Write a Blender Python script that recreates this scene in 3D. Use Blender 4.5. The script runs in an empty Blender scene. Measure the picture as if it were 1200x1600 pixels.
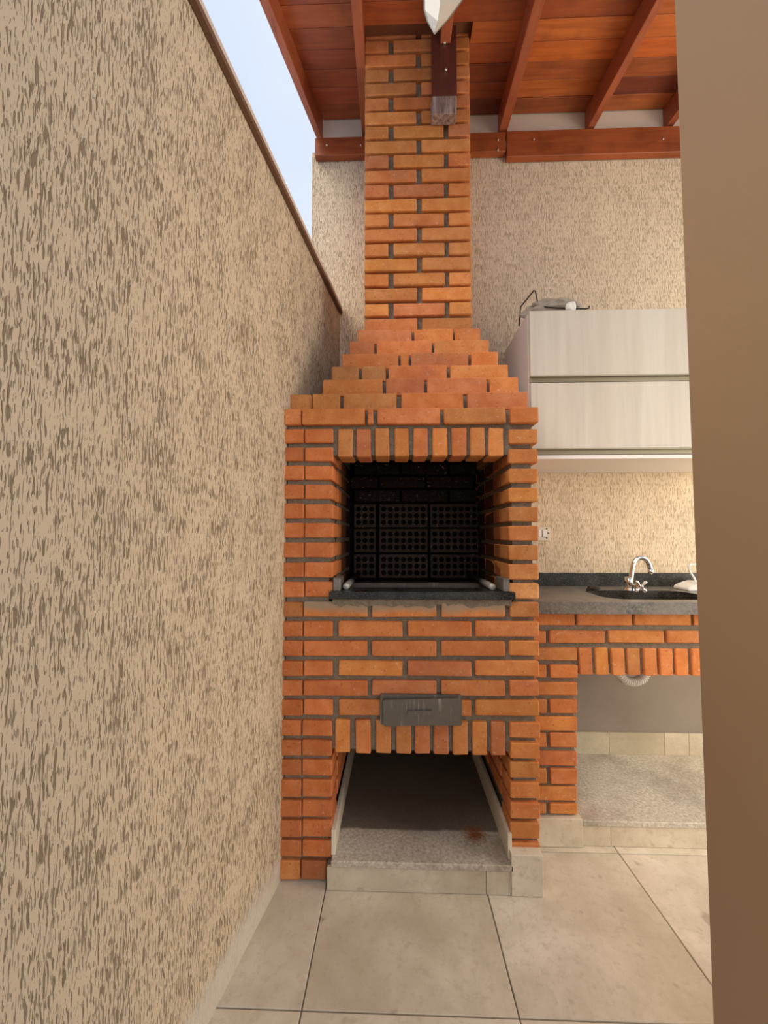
import bpy, bmesh, math, random
from mathutils import Vector, Matrix

# ------------------------------------------------------------------ camera, sky, sun, exposure
C = bpy.context.scene.collection
R_ = math.radians
H, YAW, PITCH, FPX, CX, CY = 1.2, R_(1.7), R_(2.5), 600.0, 600.0, 812.0
cam_d = bpy.data.cameras.new('camera')
cam = bpy.data.objects.new('camera', cam_d); C.objects.link(cam)
cam.location = (0, 0, H); cam.rotation_euler = (R_(90) + PITCH, 0, YAW)
cam_d.sensor_fit = 'VERTICAL'; cam_d.sensor_height = 36; cam_d.sensor_width = 27
cam_d.lens = FPX / 1600 * 36; cam_d.shift_y = (CY - 800) / 1600; cam_d.clip_start = .02
bpy.context.scene.camera = cam

world = bpy.data.worlds.new('sky'); bpy.context.scene.world = world; world.use_nodes = True
wn = world.node_tree.nodes; wl = world.node_tree.links; wn.clear()
wo = wn.new('ShaderNodeOutputWorld'); wb = wn.new('ShaderNodeBackground')
wt = wn.new('ShaderNodeTexCoord'); wz = wn.new('ShaderNodeTexNoise'); wr = wn.new('ShaderNodeValToRGB')
wz.inputs['Scale'].default_value = 2.2; wz.inputs['Detail'].default_value = 3
wr.color_ramp.elements[0].color = (.62, .74, .98, 1); wr.color_ramp.elements[0].position = .35
wr.color_ramp.elements[1].color = (.79, .87, 1.0, 1); wr.color_ramp.elements[1].position = .65
wl.new(wt.outputs['Generated'], wz.inputs['Vector']); wl.new(wz.outputs['Fac'], wr.inputs[0])
wl.new(wr.outputs[0], wb.inputs[0]); wb.inputs[1].default_value = 1.0; wl.new(wb.outputs[0], wo.inputs[0])

def sun(name, strength, color, az, el, angle):
    d = bpy.data.lights.new(name, 'SUN'); d.energy = strength; d.color = color; d.angle = R_(angle)
    o = bpy.data.objects.new(name, d); C.objects.link(o)
    v = Vector((math.sin(R_(az)) * math.cos(R_(el)), math.cos(R_(az)) * math.cos(R_(el)), math.sin(R_(el))))
    o.rotation_euler = v.to_track_quat('Z', 'Y').to_euler(); return o
sun('hazy_sun', 2.45, (1.0, .90, .74), 228, 46, 34)       # az: 0 = +Y (ahead), 90 = +X (right), 180 behind the camera

def area(name, loc, to, size, power, color):
    d = bpy.data.lights.new(name, 'AREA'); d.shape = 'RECTANGLE'; d.size, d.size_y = size; d.energy = power; d.color = color
    o = bpy.data.objects.new(name, d); C.objects.link(o); o.location = loc
    o.rotation_euler = (Vector(loc) - Vector(to)).to_track_quat('Z', 'Y').to_euler(); return o
area('patio_daylight', (2.9, 1.1, 1.3), (0, 1.6, 1.2), (1.6, 2.2), 62, (1.0, .84, .62))
area('yard_fill', (1.9, -1.9, 1.9), (-.3, 1.0, 1.1), (2.2, 2.2), 36, (1.0, .90, .74))  # added fill lamp behind the camera, lifts the left wall

vs = bpy.context.scene.view_settings
vs.view_transform = 'Standard'; vs.look = 'None'; vs.gamma = 1; vs.use_curve_mapping = False; vs.exposure = 0.0

# ------------------------------------------------------------------ helpers
def ray(px, py):
    x = (px - CX) / FPX; y = -(py - CY) / FPX
    d = Vector((x, math.cos(PITCH) - math.sin(PITCH) * y, math.sin(PITCH) + math.cos(PITCH) * y))
    return Matrix.Rotation(YAW, 3, 'Z') @ d
def PY(px, py, Y):
    d = ray(px, py); t = Y / d.y; return Vector((d.x * t, Y, H + d.z * t))
def PZ(px, py, Z):
    d = ray(px, py); t = (Z - H) / d.z; return Vector((d.x * t, d.y * t, Z))
def PP(px, py, p0, n):
    d = ray(px, py); o = Vector((0, 0, H)); t = (Vector(p0) - o).dot(n) / d.dot(n); return o + d * t
rnd = random.Random(7)

def link(name, me, mat=None, parent=None, loc=None, rot=None):
    o = bpy.data.objects.new(name, me); C.objects.link(o)
    if mat is not None and me is not None and len(me.materials) == 0: me.materials.append(mat)
    if parent is not None: o.parent = parent
    if loc is not None: o.location = loc
    if rot is not None: o.rotation_euler = rot
    return o
def tag(o, label=None, cat=None, group=None, kind=None):
    if label: o['label'] = label
    if cat: o['category'] = cat
    if group: o['group'] = group
    if kind: o['kind'] = kind
    return o
def empty(name, loc=(0, 0, 0), label=None, cat=None, kind=None):
    o = bpy.data.objects.new(name, None); C.objects.link(o); o.location = loc; o.empty_display_size = .05
    return tag(o, label, cat, kind=kind)
def rel(parent, p):                       # world point -> parent's local (parents are only translated)
    return Vector(p) - parent.location if parent is not None else Vector(p)
def finish(bm, name, mat, parent=None, smooth=False, bevel=0, seg=1):
    if bevel:
        bmesh.ops.bevel(bm, geom=[e for e in bm.edges], offset=bevel, segments=seg, affect='EDGES', profile=.6)
    bmesh.ops.recalc_face_normals(bm, faces=bm.faces)
    if parent is not None: bmesh.ops.translate(bm, verts=bm.verts, vec=-parent.location)
    me = bpy.data.meshes.new(name); bm.to_mesh(me); bm.free()
    if smooth:
        for p in me.polygons: p.use_smooth = True
    return link(name, me, mat, parent)
def add_box(bm, x0, x1, y0, y1, z0, z1):
    r = bmesh.ops.create_cube(bm, size=1)['verts']
    for v in r: v.co = Vector(((x0 + x1) / 2 + v.co.x * (x1 - x0), (y0 + y1) / 2 + v.co.y * (y1 - y0), (z0 + z1) / 2 + v.co.z * (z1 - z0)))
    return r
def box(name, x0, x1, y0, y1, z0, z1, mat, parent=None, bevel=.002, seg=1):
    bm = bmesh.new(); add_box(bm, x0, x1, y0, y1, z0, z1)
    return finish(bm, name, mat, parent, bevel=bevel, seg=seg)
def prism(name, pts, z0, z1, mat, parent=None, bevel=0, axis='z'):
    bm = bmesh.new()
    def mk(p, w): return (p[0], p[1], w) if axis == 'z' else ((p[0], w, p[1]) if axis == 'y' else (w, p[0], p[1]))
    a = [bm.verts.new(mk(p, z0)) for p in pts]; b = [bm.verts.new(mk(p, z1)) for p in pts]
    bm.faces.new(a); bm.faces.new(b[::-1])
    for i in range(len(pts)): j = (i + 1) % len(pts); bm.faces.new((a[i], a[j], b[j], b[i]))
    return finish(bm, name, mat, parent, bevel=bevel)
def hexa(name, bot, top, mat, parent=None, bevel=0):   # 4 bottom + 4 top points
    bm = bmesh.new(); a = [bm.verts.new(p) for p in bot]; b = [bm.verts.new(p) for p in top]
    bm.faces.new(a); bm.faces.new(b[::-1])
    for i in range(4): j = (i + 1) % 4; bm.faces.new((a[i], a[j], b[j], b[i]))
    return finish(bm, name, mat, parent, bevel=bevel)
def tube(name, pts, r, mat, parent=None, seg=12, cyclic=False, rfun=None):
    bm = bmesh.new(); pts = [Vector(p) for p in pts]; rings = []; up = None
    for i, p in enumerate(pts):
        t = (pts[min(i + 1, len(pts) - 1)] - pts[max(i - 1, 0)]).normalized()
        if up is None: up = t.orthogonal().normalized()
        up = (up - t * up.dot(t)).normalized(); s = t.cross(up); rr = rfun(i) if rfun else r
        rings.append([bm.verts.new(p + (up * math.cos(a) + s * math.sin(a)) * rr) for a in [2 * math.pi * k / seg for k in range(seg)]])
    for A, B in zip(rings, rings[1:]):
        for k in range(seg): bm.faces.new((A[k], A[(k + 1) % seg], B[(k + 1) % seg], B[k]))
    bm.faces.new(rings[0][::-1]); bm.faces.new(rings[-1])
    o = finish(bm, name, mat, parent, smooth=True)
    return o
def smooth_path(pts, n=8):
    pts = [Vector(p) for p in pts]; P = [pts[0]] + pts + [pts[-1]]; out = []
    for i in range(1, len(P) - 2):
        for k in range(n):
            t = k / n; a, b, c, d = P[i - 1], P[i], P[i + 1], P[i + 2]
            out.append(.5 * ((2 * b) + (c - a) * t + (2 * a - 5 * b + 4 * c - d) * t * t + (3 * b - a - 3 * c + d) * t ** 3))
    out.append(pts[-1]); return out

# ------------------------------------------------------------------ materials
class M:
    def __init__(s, name, rough=.8, spec=.3, metal=0.0):
        s.m = bpy.data.materials.new(name); s.m.use_nodes = True; s.n = s.m.node_tree.nodes; s.l = s.m.node_tree.links
        s.b = s.n['Principled BSDF']; s.b.inputs['Roughness'].default_value = rough
        s.b.inputs['Specular IOR Level'].default_value = spec; s.b.inputs['Metallic'].default_value = metal
        s.tc = s.n.new('ShaderNodeTexCoord'); s.oi = None
    def coord(s, scale=(1, 1, 1), rand=False, kind='Object'):
        mp = s.n.new('ShaderNodeMapping'); mp.inputs['Scale'].default_value = scale; s.l.new(s.tc.outputs[kind], mp.inputs[0])
        if rand:
            if not s.oi: s.oi = s.n.new('ShaderNodeObjectInfo')
            v = s.n.new('ShaderNodeVectorMath'); v.operation = 'SCALE'; v.inputs['Scale'].default_value = 37
            cb = s.n.new('ShaderNodeCombineXYZ')
            for i in range(3): s.l.new(s.oi.outputs['Random'], cb.inputs[i])
            s.l.new(cb.outputs[0], v.inputs[0]); s.l.new(v.outputs[0], mp.inputs['Location'])
        return mp.outputs[0]
    def noise(s, vec, scale=5, detail=3, rough=.5, dist=0, out='Fac'):
        n = s.n.new('ShaderNodeTexNoise'); n.inputs['Scale'].default_value = scale; n.inputs['Detail'].default_value = detail
        n.inputs['Roughness'].default_value = rough; n.inputs['Distortion'].default_value = dist
        s.l.new(vec, n.inputs['Vector']); return n.outputs[out]
    def ramp(s, fac, stops):
        r = s.n.new('ShaderNodeValToRGB'); e = r.color_ramp.elements
        while len(e) < len(stops): e.new(.5)
        for i, (p, c) in enumerate(stops):
            e[i].position = p; e[i].color = (c, c, c, 1) if isinstance(c, (int, float)) else (*c, 1)
        s.l.new(fac, r.inputs[0]); return r.outputs[0]
    def mix(s, fac, a, b, mode='MIX'):
        x = s.n.new('ShaderNodeMix'); x.data_type = 'RGBA'; x.blend_type = mode
        for sock, v in ((x.inputs['Factor'], fac), (x.inputs['A'], a), (x.inputs['B'], b)):
            if isinstance(v, bpy.types.NodeSocket): s.l.new(v, sock)
            elif isinstance(v, (int, float)): sock.default_value = v
            else: sock.default_value = (*v, 1)
        return x.outputs['Result']
    def math(s, op, a, b=0):
        x = s.n.new('ShaderNodeMath'); x.operation = op
        for i, v in enumerate((a, b)):
            if isinstance(v, bpy.types.NodeSocket): s.l.new(v, x.inputs[i])
            else: x.inputs[i].default_value = v
        return x.outputs[0]
    def color(s, c):
        if isinstance(c, bpy.types.NodeSocket): s.l.new(c, s.b.inputs['Base Color'])
        else: s.b.inputs['Base Color'].default_value = (*c, 1)
        return s
    def tinted(s, c):                      # multiply by the object's own colour (one brick differs from the next)
        if not s.oi: s.oi = s.n.new('ShaderNodeObjectInfo')
        return s.mix(1.0, c, s.oi.outputs['Color'], 'MULTIPLY')
    def bump(s, h, dist=.002, strength=1):
        b = s.n.new('ShaderNodeBump'); b.inputs['Distance'].default_value = dist; b.inputs['Strength'].default_value = strength
        s.l.new(h, b.inputs['Height']); s.l.new(b.outputs[0], s.b.inputs['Normal']); return s
    def rough(s, r): s.l.new(r, s.b.inputs['Roughness']); return s

def stucco(name, base, groove, low=None, gw=.37, fs=1.0):
    m = M(name, .85, .15)
    v = m.coord((1, 1, 1)); warp = m.noise(v, 22, 2)
    sep = m.n.new('ShaderNodeSeparateXYZ'); m.l.new(v, sep.inputs[0])
    ux = m.math('ADD', sep.outputs[0], m.math('MULTIPLY', warp, .007))
    def layer(sx, sz, off, det, dist):
        cb = m.n.new('ShaderNodeCombineXYZ'); m.l.new(m.math('MULTIPLY', ux, sx), cb.inputs[0]); m.l.new(m.math('MULTIPLY', sep.outputs[2], sz), cb.inputs[2]); cb.inputs[1].default_value = off
        return m.noise(cb.outputs[0], 1.0, det, .55, dist)
    big = m.noise(m.coord((1.8, 1, 1)), 7, 3, .6)
    shift = m.math('MULTIPLY', m.math('SUBTRACT', big, .5), gw)
    def dash(g, lo): return m.ramp(m.math('SUBTRACT', g, shift), [(lo, 0), (lo + .045, 1)])      # short vertical scratches
    k1 = dash(layer(175 * fs, 17 * fs, 0, 1.6, .15), .372); k2 = dash(layer(310 * fs, 34 * fs, 7, 1.5, .1), .382)
    k3 = m.ramp(layer(260 * fs, 90 * fs, 11, 2, .1), [(.28, .1), (.33, 1)])
    mask = m.math('MULTIPLY', m.math('MULTIPLY', k1, m.math('ADD', .2, m.math('MULTIPLY', k2, .8))), m.math('ADD', .4, m.math('MULTIPLY', k3, .6)))
    fine = m.noise(v, 300, 2)
    colr = m.mix(mask, groove, m.mix(m.noise(v, 3, 3), tuple(c * .93 for c in base), tuple(min(1, c * 1.07) for c in base)))
    if low:
        band = m.ramp(m.math('ADD', sep.outputs[2], m.math('MULTIPLY', m.math('SUBTRACT', m.noise(v, 5, 4), .5), .12)), [(.07, .85), (.13, 0)])
        colr = m.mix(band, colr, low)
        mask = m.mix(band, mask, m.noise(v, 40, 2))
    m.color(colr); m.bump(m.math('ADD', mask, m.math('MULTIPLY', fine, .08)), .0026, 1)
    return m.m
MAT = {}
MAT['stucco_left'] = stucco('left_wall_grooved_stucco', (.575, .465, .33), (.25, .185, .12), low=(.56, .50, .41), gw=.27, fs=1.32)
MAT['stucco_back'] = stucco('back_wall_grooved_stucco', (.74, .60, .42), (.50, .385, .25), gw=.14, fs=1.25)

def brickmat(name, a, b, c, soot=False, smear=False):
    m = M(name, .82, .2)
    v = m.coord((1, 1, 1), rand=True)
    n1 = m.noise(v, 18, 4, .6); n2 = m.noise(v, 75, 3, .6); n3 = m.noise(m.coord((1, 1, 1), rand=True), 7, 2)
    col = m.mix(m.ramp(n1, [(.35, 0), (.65, 1)]), a, b)
    col = m.mix(m.ramp(n3, [(.55, 0), (.75, .6)]), col, c)
    col = m.mix(m.ramp(n2, [(.64, 0), (.72, .45)]), col, (.75, .55, .40))
    col = m.mix(m.ramp(m.noise(v, 120, 2), [(.28, .6), (.36, 0)]), col, (.22, .09, .04))
    if smear:
        sep = m.n.new('ShaderNodeSeparateXYZ'); m.l.new(m.tc.outputs['Object'], sep.inputs[0])
        h = m.math('ADD', m.math('MULTIPLY', sep.outputs[2], 30), m.math('MULTIPLY', m.noise(v, 12, 4, .6), 1.6))
        col = m.mix(m.ramp(h, [(.3, 0), (1.0, .9)]), col, (.36, .27, .18))
    col = m.tinted(col)
    m.color(col)
    m.bump(m.math('ADD', m.math('MULTIPLY', n2, .5), m.math('MULTIPLY', m.noise(v, 220, 2), .4)), .0025, .6)
    return m.m
MAT['brick'] = brickmat('clay_brick', (.60, .195, .052), (.70, .27, .086), (.46, .145, .056))
MAT['brick_smear'] = brickmat('clay_brick_mortar_smeared', (.60, .195, .052), (.70, .27, .086), (.46, .145, .056), smear=True)
MAT['soot'] = brickmat('sooty_brick', (.018, .011, .009), (.028, .015, .011), (.012, .008, .007))

MAT['soot2'] = brickmat('sooty_perforated_brick', (.05, .033, .024), (.066, .043, .03), (.036, .025, .019))
m = M('mortar', .95, .1); v = m.coord(); n = m.noise(v, 55, 4, .7)
m.color(m.mix(n, (.13, .10, .07), (.36, .30, .22))); m.bump(m.math('ADD', n, m.noise(v, 260, 2)), .004, 1); MAT['mortar'] = m.m
m = M('soot_and_hole_shade', .95, .05); v = m.coord(); m.color(m.mix(m.noise(v, 12, 3), (.006, .005, .005), (.015, .011, .009))); MAT['black'] = m.m

m = M('beige_stone_tile', .62, .35); v = m.coord((1, 1, 1), rand=True)
n = m.noise(v, 5, 5, .62, .3); n2 = m.noise(v, 38, 4, .7); ve = m.noise(v, 3.5, 4, .6, 1.2)
c1 = m.mix(m.ramp(n, [(.3, 0), (.7, 1)]), (.56, .48, .365), (.78, .70, .57))
c1 = m.mix(m.ramp(n2, [(.52, 0), (.70, .55)]), c1, (.47, .39, .29))
c1 = m.mix(m.ramp(ve, [(.495, 0), (.5, .16), (.505, 0)]), c1, (.33, .27, .19))
c1 = m.mix(m.ramp(m.noise(v, 2.2, 5, .7), [(.45, 0), (.68, .5)]), c1, (.47, .41, .29))
c1 = m.mix(m.ramp(m.noise(v, 13, 2), [(.69, 0), (.75, .5)]), c1, (.26, .19, .13))
m.color(m.tinted(c1)); m.bump(m.math('ADD', n, m.math('MULTIPLY', n2, .3)), .003, .35); MAT['tile'] = m.m
m = M('tile_grout', .95, .1); m.color((.26, .215, .16)); MAT['grout'] = m.m

m = M('speckled_stone_slab', .75, .25); v = m.coord(); n = m.noise(v, 90, 3, .7); n2 = m.noise(v, 6, 4, .6)
c1 = m.mix(m.ramp(n, [(.35, 0), (.65, 1)]), (.44, .38, .29), (.72, .65, .54)); c1 = m.mix(m.ramp(n2, [(.48, 0), (.75, .6)]), c1, (.23, .175, .125))
m.color(c1); m.bump(n, .001, .3); MAT['slab'] = m.m
def slab_dirty():
    m = M('stained_stone_slab', .8, .2); v = m.coord(); n = m.noise(v, 90, 3, .7); n2 = m.noise(v, 5, 4, .65)
    sep = m.n.new('ShaderNodeSeparateXYZ'); m.l.new(m.tc.outputs['Object'], sep.inputs[0])
    c1 = m.mix(m.ramp(n, [(.35, 0), (.65, 1)]), (.40, .33, .25), (.66, .59, .49))
    c1 = m.mix(m.ramp(n2, [(.45, 0), (.7, .7)]), c1, (.25, .19, .13))
    # the darker zone begins about 10 cm behind the front edge
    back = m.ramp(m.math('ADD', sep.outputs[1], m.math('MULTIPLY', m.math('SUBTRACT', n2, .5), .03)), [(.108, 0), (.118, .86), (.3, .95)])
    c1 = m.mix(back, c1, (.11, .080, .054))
    # rust ring near the right front
    vm = m.n.new('ShaderNodeVectorMath'); vm.operation = 'DISTANCE'
    sc = m.n.new('ShaderNodeVectorMath'); sc.operation = 'ADD'; m.l.new(m.tc.outputs['Object'], sc.inputs[0])
    sc.inputs[1].default_value = (0, 0, 0); m.l.new(sc.outputs[0], vm.inputs[0]); vm.inputs[1].default_value = RUST
    dd = m.math('ADD', vm.outputs['Value'], m.math('MULTIPLY', m.math('SUBTRACT', m.noise(v, 45, 3, .7), .5), .05))
    c1 = m.mix(m.ramp(dd, [(.012, .95), (.055, 0)]), c1, (.24, .075, .018))
    m.color(c1); m.bump(n, .002, .5); return m.m

m = M('black_granite', .32, .5); v = m.coord(); n = m.noise(v, 160, 3, .7); n2 = m.noise(v, 10, 3)
c1 = m.mix(m.ramp(n, [(.5, 0), (.68, 1)]), (.012, .011, .009), (.085, .078, .065)); m.color(m.mix(m.ramp(n2, [(.4, .0), (.75, .3)]), c1, (.13, .12, .10)))
m.rough(m.ramp(n2, [(.3, .22), (.7, .45)])); m.b.inputs['Specular IOR Level'].default_value = .3; MAT['granite'] = m.m
m = M('dusty_granite', .36, .5); v = m.coord(); n = m.noise(v, 130, 3, .7); n2 = m.noise(v, 14, 4, .65)
c1 = m.mix(m.ramp(n, [(.45, 0), (.68, 1)]), (.07, .066, .06), (.26, .24, .21)); m.color(m.mix(m.ramp(n2, [(.35, .1), (.65, .75)]), c1, (.23, .20, .165))); MAT['granite_dusty'] = m.m

def wood(name, a, b, axis, rough=.42, scale=1.0):
    m = M(name, rough, .45)
    s = [30 * scale, 30 * scale, 30 * scale]; s[axis] = 2.2 * scale
    v = m.coord(tuple(s), rand=True); n = m.noise(v, 1.3, 5, .62, .6); n2 = m.noise(m.coord((1, 1, 1), rand=True), 9, 3)
    c = m.mix(m.ramp(n, [(.3, 0), (.7, 1)]), a, b); c = m.mix(m.ramp(n2, [(.5, 0), (.75, .45)]), c, tuple(k * .45 for k in a))
    m.color(m.tinted(c)); m.bump(n, .0012, .5); return m.m
MAT['wood_x'] = wood('red_varnished_board', (.27, .062, .018), (.42, .115, .032), 0)
MAT['wood_y'] = wood('red_varnished_rafter', (.30, .075, .030), (.42, .12, .048), 1)
MAT['wood_z'] = wood('dark_red_post_wood', (.085, .020, .014), (.13, .034, .022), 2)
m = M('weathered_wood_end', .85, .2); v = m.coord((60, 60, 8)); m.color(m.mix(m.ramp(m.noise(v, 1, 4, .7), [(.35, 0), (.65, 1)]), (.13, .06, .045), (.38, .29, .24))); MAT['wood_gray'] = m.m

m = M('pale_wood_laminate', .38, .4); v = m.coord((26, 26, 1.3)); n = m.noise(v, .9, 5, .6, .5); n2 = m.noise(m.coord((5, 5, .8)), 1.0, 3, .5, .3)
c1 = m.mix(m.ramp(n, [(.35, 0), (.65, 1)]), (.53, .475, .40), (.61, .56, .475)); m.color(m.mix(m.ramp(n2, [(.5, 0), (.72, .55)]), c1, (.54, .48, .39))); m.bump(n, .0006, .4); MAT['laminate'] = m.m
m = M('white_panel', .4, .4); m.color((.74, .70, .66)); MAT['panel'] = m.m
m = M('cabinet_side_panel', .45, .4); m.color((.60, .53, .52)); MAT['panel_side'] = m.m
m = M('bronze_profile', .5, .4, .4); m.color((.34, .30, .20)); MAT['bronze'] = m.m
m = M('plain_plaster', .8, .2); v = m.coord(); m.color(m.mix(m.noise(v, 4, 3), (.63, .55, .45), (.70, .62, .51))); m.bump(m.noise(v, 60, 3), .001, .3); MAT['plaster'] = m.m
m = M('brown_painted_wall', .55, .3); v = m.coord(); m.color(m.mix(m.noise(v, 2.5, 3), (.335, .23, .145), (.36, .25, .16))); m.bump(m.math('ADD', m.noise(v, 25, 3), m.math('MULTIPLY', m.noise(v, 90, 3), .5)), .0012, .35); MAT['paint'] = m.m
m = M('bare_cement_render', .9, .15); v = m.coord(); n = m.noise(v, 5, 4, .6); m.color(m.mix(n, (.235, .19, .15), (.34, .285, .23))); m.bump(m.noise(v, 50, 3), .001, .3); MAT['cement'] = m.m
m = M('coping_metal', .45, .4); m.color((.62, .52, .44)); MAT['coping'] = m.m
m = M('coping_underside_shade', .7, .2); m.color((.16, .09, .055)); MAT['coping_dark'] = m.m
m = M('dark_cast_iron', .42, .5, .7); v = m.coord((90, 90, 7)); st = m.ramp(m.noise(v, 1, 3, .6), [(.58, 0), (.72, .6)])
m.color(m.mix(st, (.17, .145, .12), (.48, .43, .37))); m.rough(m.ramp(m.noise(m.coord(), 25, 3), [(.3, .32), (.7, .6)])); MAT['iron'] = m.m
m = M('dull_steel', .42, .5, .85); m.color((.55, .53, .50)); MAT['steel'] = m.m
m = M('dark_rear_steel_rail', .5, .4, .5); v = m.coord(); sp = m.n.new('ShaderNodeSeparateXYZ'); m.l.new(v, sp.inputs[0]); m.color(m.mix(m.ramp(sp.outputs[1], [(.06, 0), (.20, 1)]), (.55, .52, .47), (.02, .016, .013))); MAT['rail'] = m.m  # steel colour turns nearly black towards the rear
m = M('chrome', .16, .5, 1.0); m.color((.66, .64, .60)); MAT['chrome'] = m.m
m = M('black_wire', .4, .4); m.color((.018, .012, .012)); MAT['wire'] = m.m
m = M('white_plastic', .35, .4); m.color((.80, .78, .73)); MAT['plastic'] = m.m
m = M('screw_metal', .3, .5, .9); m.color((.75, .68, .55)); MAT['screw'] = m.m
m = M('bowl_steel', .3, .5, .9); m.color((.62, .61, .58)); MAT['bowl'] = m.m
m = M('crumpled_bag', .25, .5); m.color((.50, .44, .35)); m.b.inputs['Transmission Weight'].default_value = .35; MAT['bag'] = m.m
m = M('dark_rag', .9, .1); m.color((.045, .038, .03)); MAT['rag'] = m.m
m = M('gutter_white_metal', .45, .4); m.color((.60, .57, .51)); MAT['gutter'] = m.m
m = M('gutter_edge_grey', .5, .4); m.color((.19, .19, .16)); MAT['gutter_edge'] = m.m
m = M('clay_roof_tile', .9, .1); m.color((.20, .08, .04)); MAT['rooftile'] = m.m

# ------------------------------------------------------------------ setting: floor, walls, roof
YB = 2.04                                   # back wall plane
YF = 1.38                                   # face of the barbecue
YS = 1.567                                  # face of the sink base
wl0 = Vector((-.463, .986, 0)); wdir = (Vector((-.3015, YB, 0)) - wl0).normalized()
wnrm = Vector((wdir.y, -wdir.x, 0))         # faces the corridor
def wallX(Y): return wl0.x + wdir.x / wdir.y * (Y - wl0.y)

floor = box('floor', -1.6, 3.6, -3.2, YB + .2, -.12, -.006, MAT['grout'], bevel=0); tag(floor, kind='structure')
xs = [-1.33, -.7865, -.2395, .3075, .845, 1.39, 1.935, 2.48]; ys = [-1.14, -.60, -.06, .48, 1.02, 1.535, 2.04]
for i in range(len(xs) - 1):
    for j in range(len(ys) - 1):
        if xs[i + 1] < wallX(ys[j]) : continue
        t = box('floor_tile', xs[i] + .0018, xs[i + 1] - .0018, ys[j] + .0018, ys[j + 1] - .0018, -.02, 0, MAT['tile'], floor, bevel=.0015)
        k = rnd.uniform(.94, 1.05); t.color = (k, k * rnd.uniform(.985, 1.01), k * rnd.uniform(.96, 1.01), 1)

# left boundary wall (thick, local x runs along it)
topn = PP(302, 0, wl0, wnrm); topf = PP(535, 493, wl0, wnrm)
ang = math.atan2(wdir.y, wdir.x)
def wall_local(name, u0, u1, d0, d1, z00, z01, zt0, zt1, mat, parent=None):
    pts = [(u0, d0, z00), (u1, d0, z01), (u1, d1, z01), (u0, d1, z00)]; tps = [(u0, d0, zt0), (u1, d0, zt1), (u1, d1, zt1), (u0, d1, zt0)]
    bm = bmesh.new(); a = [bm.verts.new(p) for p in pts]; b = [bm.verts.new(p) for p in tps]
    bm.faces.new(a); bm.faces.new(b[::-1])
    for i in range(4): j = (i + 1) % 4; bm.faces.new((a[i], a[j], b[j], b[i]))
    bmesh.ops.recalc_face_normals(bm, faces=bm.faces)
    me = bpy.data.meshes.new(name); bm.to_mesh(me); bm.free()
    return link(name, me, mat, parent, None if parent else wl0, None if parent else (0, 0, ang))
uf = (Vector((-.3015, YB, 0)) - wl0).length
un_ = (topn - wl0).dot(wdir); ufx = (topf - wl0).dot(wdir)
sl = (topf.z - topn.z) / (ufx - un_)
def topz(u): return topf.z + sl * (u - ufx)
U0 = -3.6
wleft = wall_local('wall_left', U0, uf, 0, .17, 0, 0, topz(U0) - .012, topz(uf) - .012, MAT['stucco_left']); tag(wleft, 'beige grooved stucco boundary wall along the left of the narrow yard', kind='structure')
cop = wall_local('trim_1', U0, uf - .012, -.016, .19, topz(U0) - .012, topz(uf) - .012, topz(U0) + .012, topz(uf) + .012, MAT['coping']); tag(cop, 'thin pale coping capping the left boundary wall', kind='structure')
shade_strip = wall_local('coping_shade_strip', U0, uf - .012, -.018, -.002, topz(U0) - .028, topz(uf) - .028, topz(U0) - .010, topz(uf) - .010, MAT['coping_dark'], cop)  # coping underside, its overhang shade put into the dark colour

# back wall
xl = PY(487.5, 300, YB).x
wback = box('wall_back', xl, 3.4, YB, YB + .15, 0, 3.34, MAT['stucco_back'], bevel=0); tag(wback, 'warm beige grooved stucco wall behind the chimney, cabinet and sink', kind='structure')
led_top = PY(640, 205, 2.0).z; zfl = led_top
wtop = box('trim_2', xl + .06, 3.4, YB - .003, YB + .002, led_top - .03, 3.75, MAT['plaster'], bevel=0); tag(wtop, 'smooth pale plaster strip between the ledger beam and roof boards', kind='structure')
cem = box('trim_3', .55, 2.2, YB - .006, YB + .002, .10, .90, MAT['cement'], bevel=0); tag(cem, 'bare grey brown cement render on the wall below the sink', kind='structure')

# right pier close to the camera
pX = .0
pa = PY(1060, 243, .82); pb = PY(1100, 1300, .82); pX = (pa.x + pb.x) / 2
lean = (pa.x - pb.x) / (pa.z - pb.z)
def lx(z): return pb.x + lean * (z - pb.z)
pier = hexa('wall_right', [(lx(-.0), .30, 0), (lx(0), .82, 0), (1.15, .82, 0), (1.15, .30, 0)], [(lx(3.6), .30, 3.6), (lx(3.6), .82, 3.6), (1.15, .82, 3.6), (1.15, .30, 3.6)], MAT['paint'], bevel=.006)
tag(pier, 'smooth brown painted wall edge at the right, close to the viewer', kind='structure')

# ---- roof
RS = math.tan(math.atan(30 / 600.0))        # gentle rise towards the back wall
roof_n = Vector((0, -RS, 1)).normalized()
r_p0 = Vector((0, 2.0, zfl))                # rafter undersides
pk = PY(640, 184, YB - .006); pk0 = Vector((0, YB - .006, pk.z))   # board undersides
roof = empty('ceiling', (0, YB, zfl), 'reddish varnished timber roof of boards on rafters above the barbecue', kind='structure')
YR = .98                                    # front eave
def pplane(px, py, p0): return PP(px, py, p0, roof_n)
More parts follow.
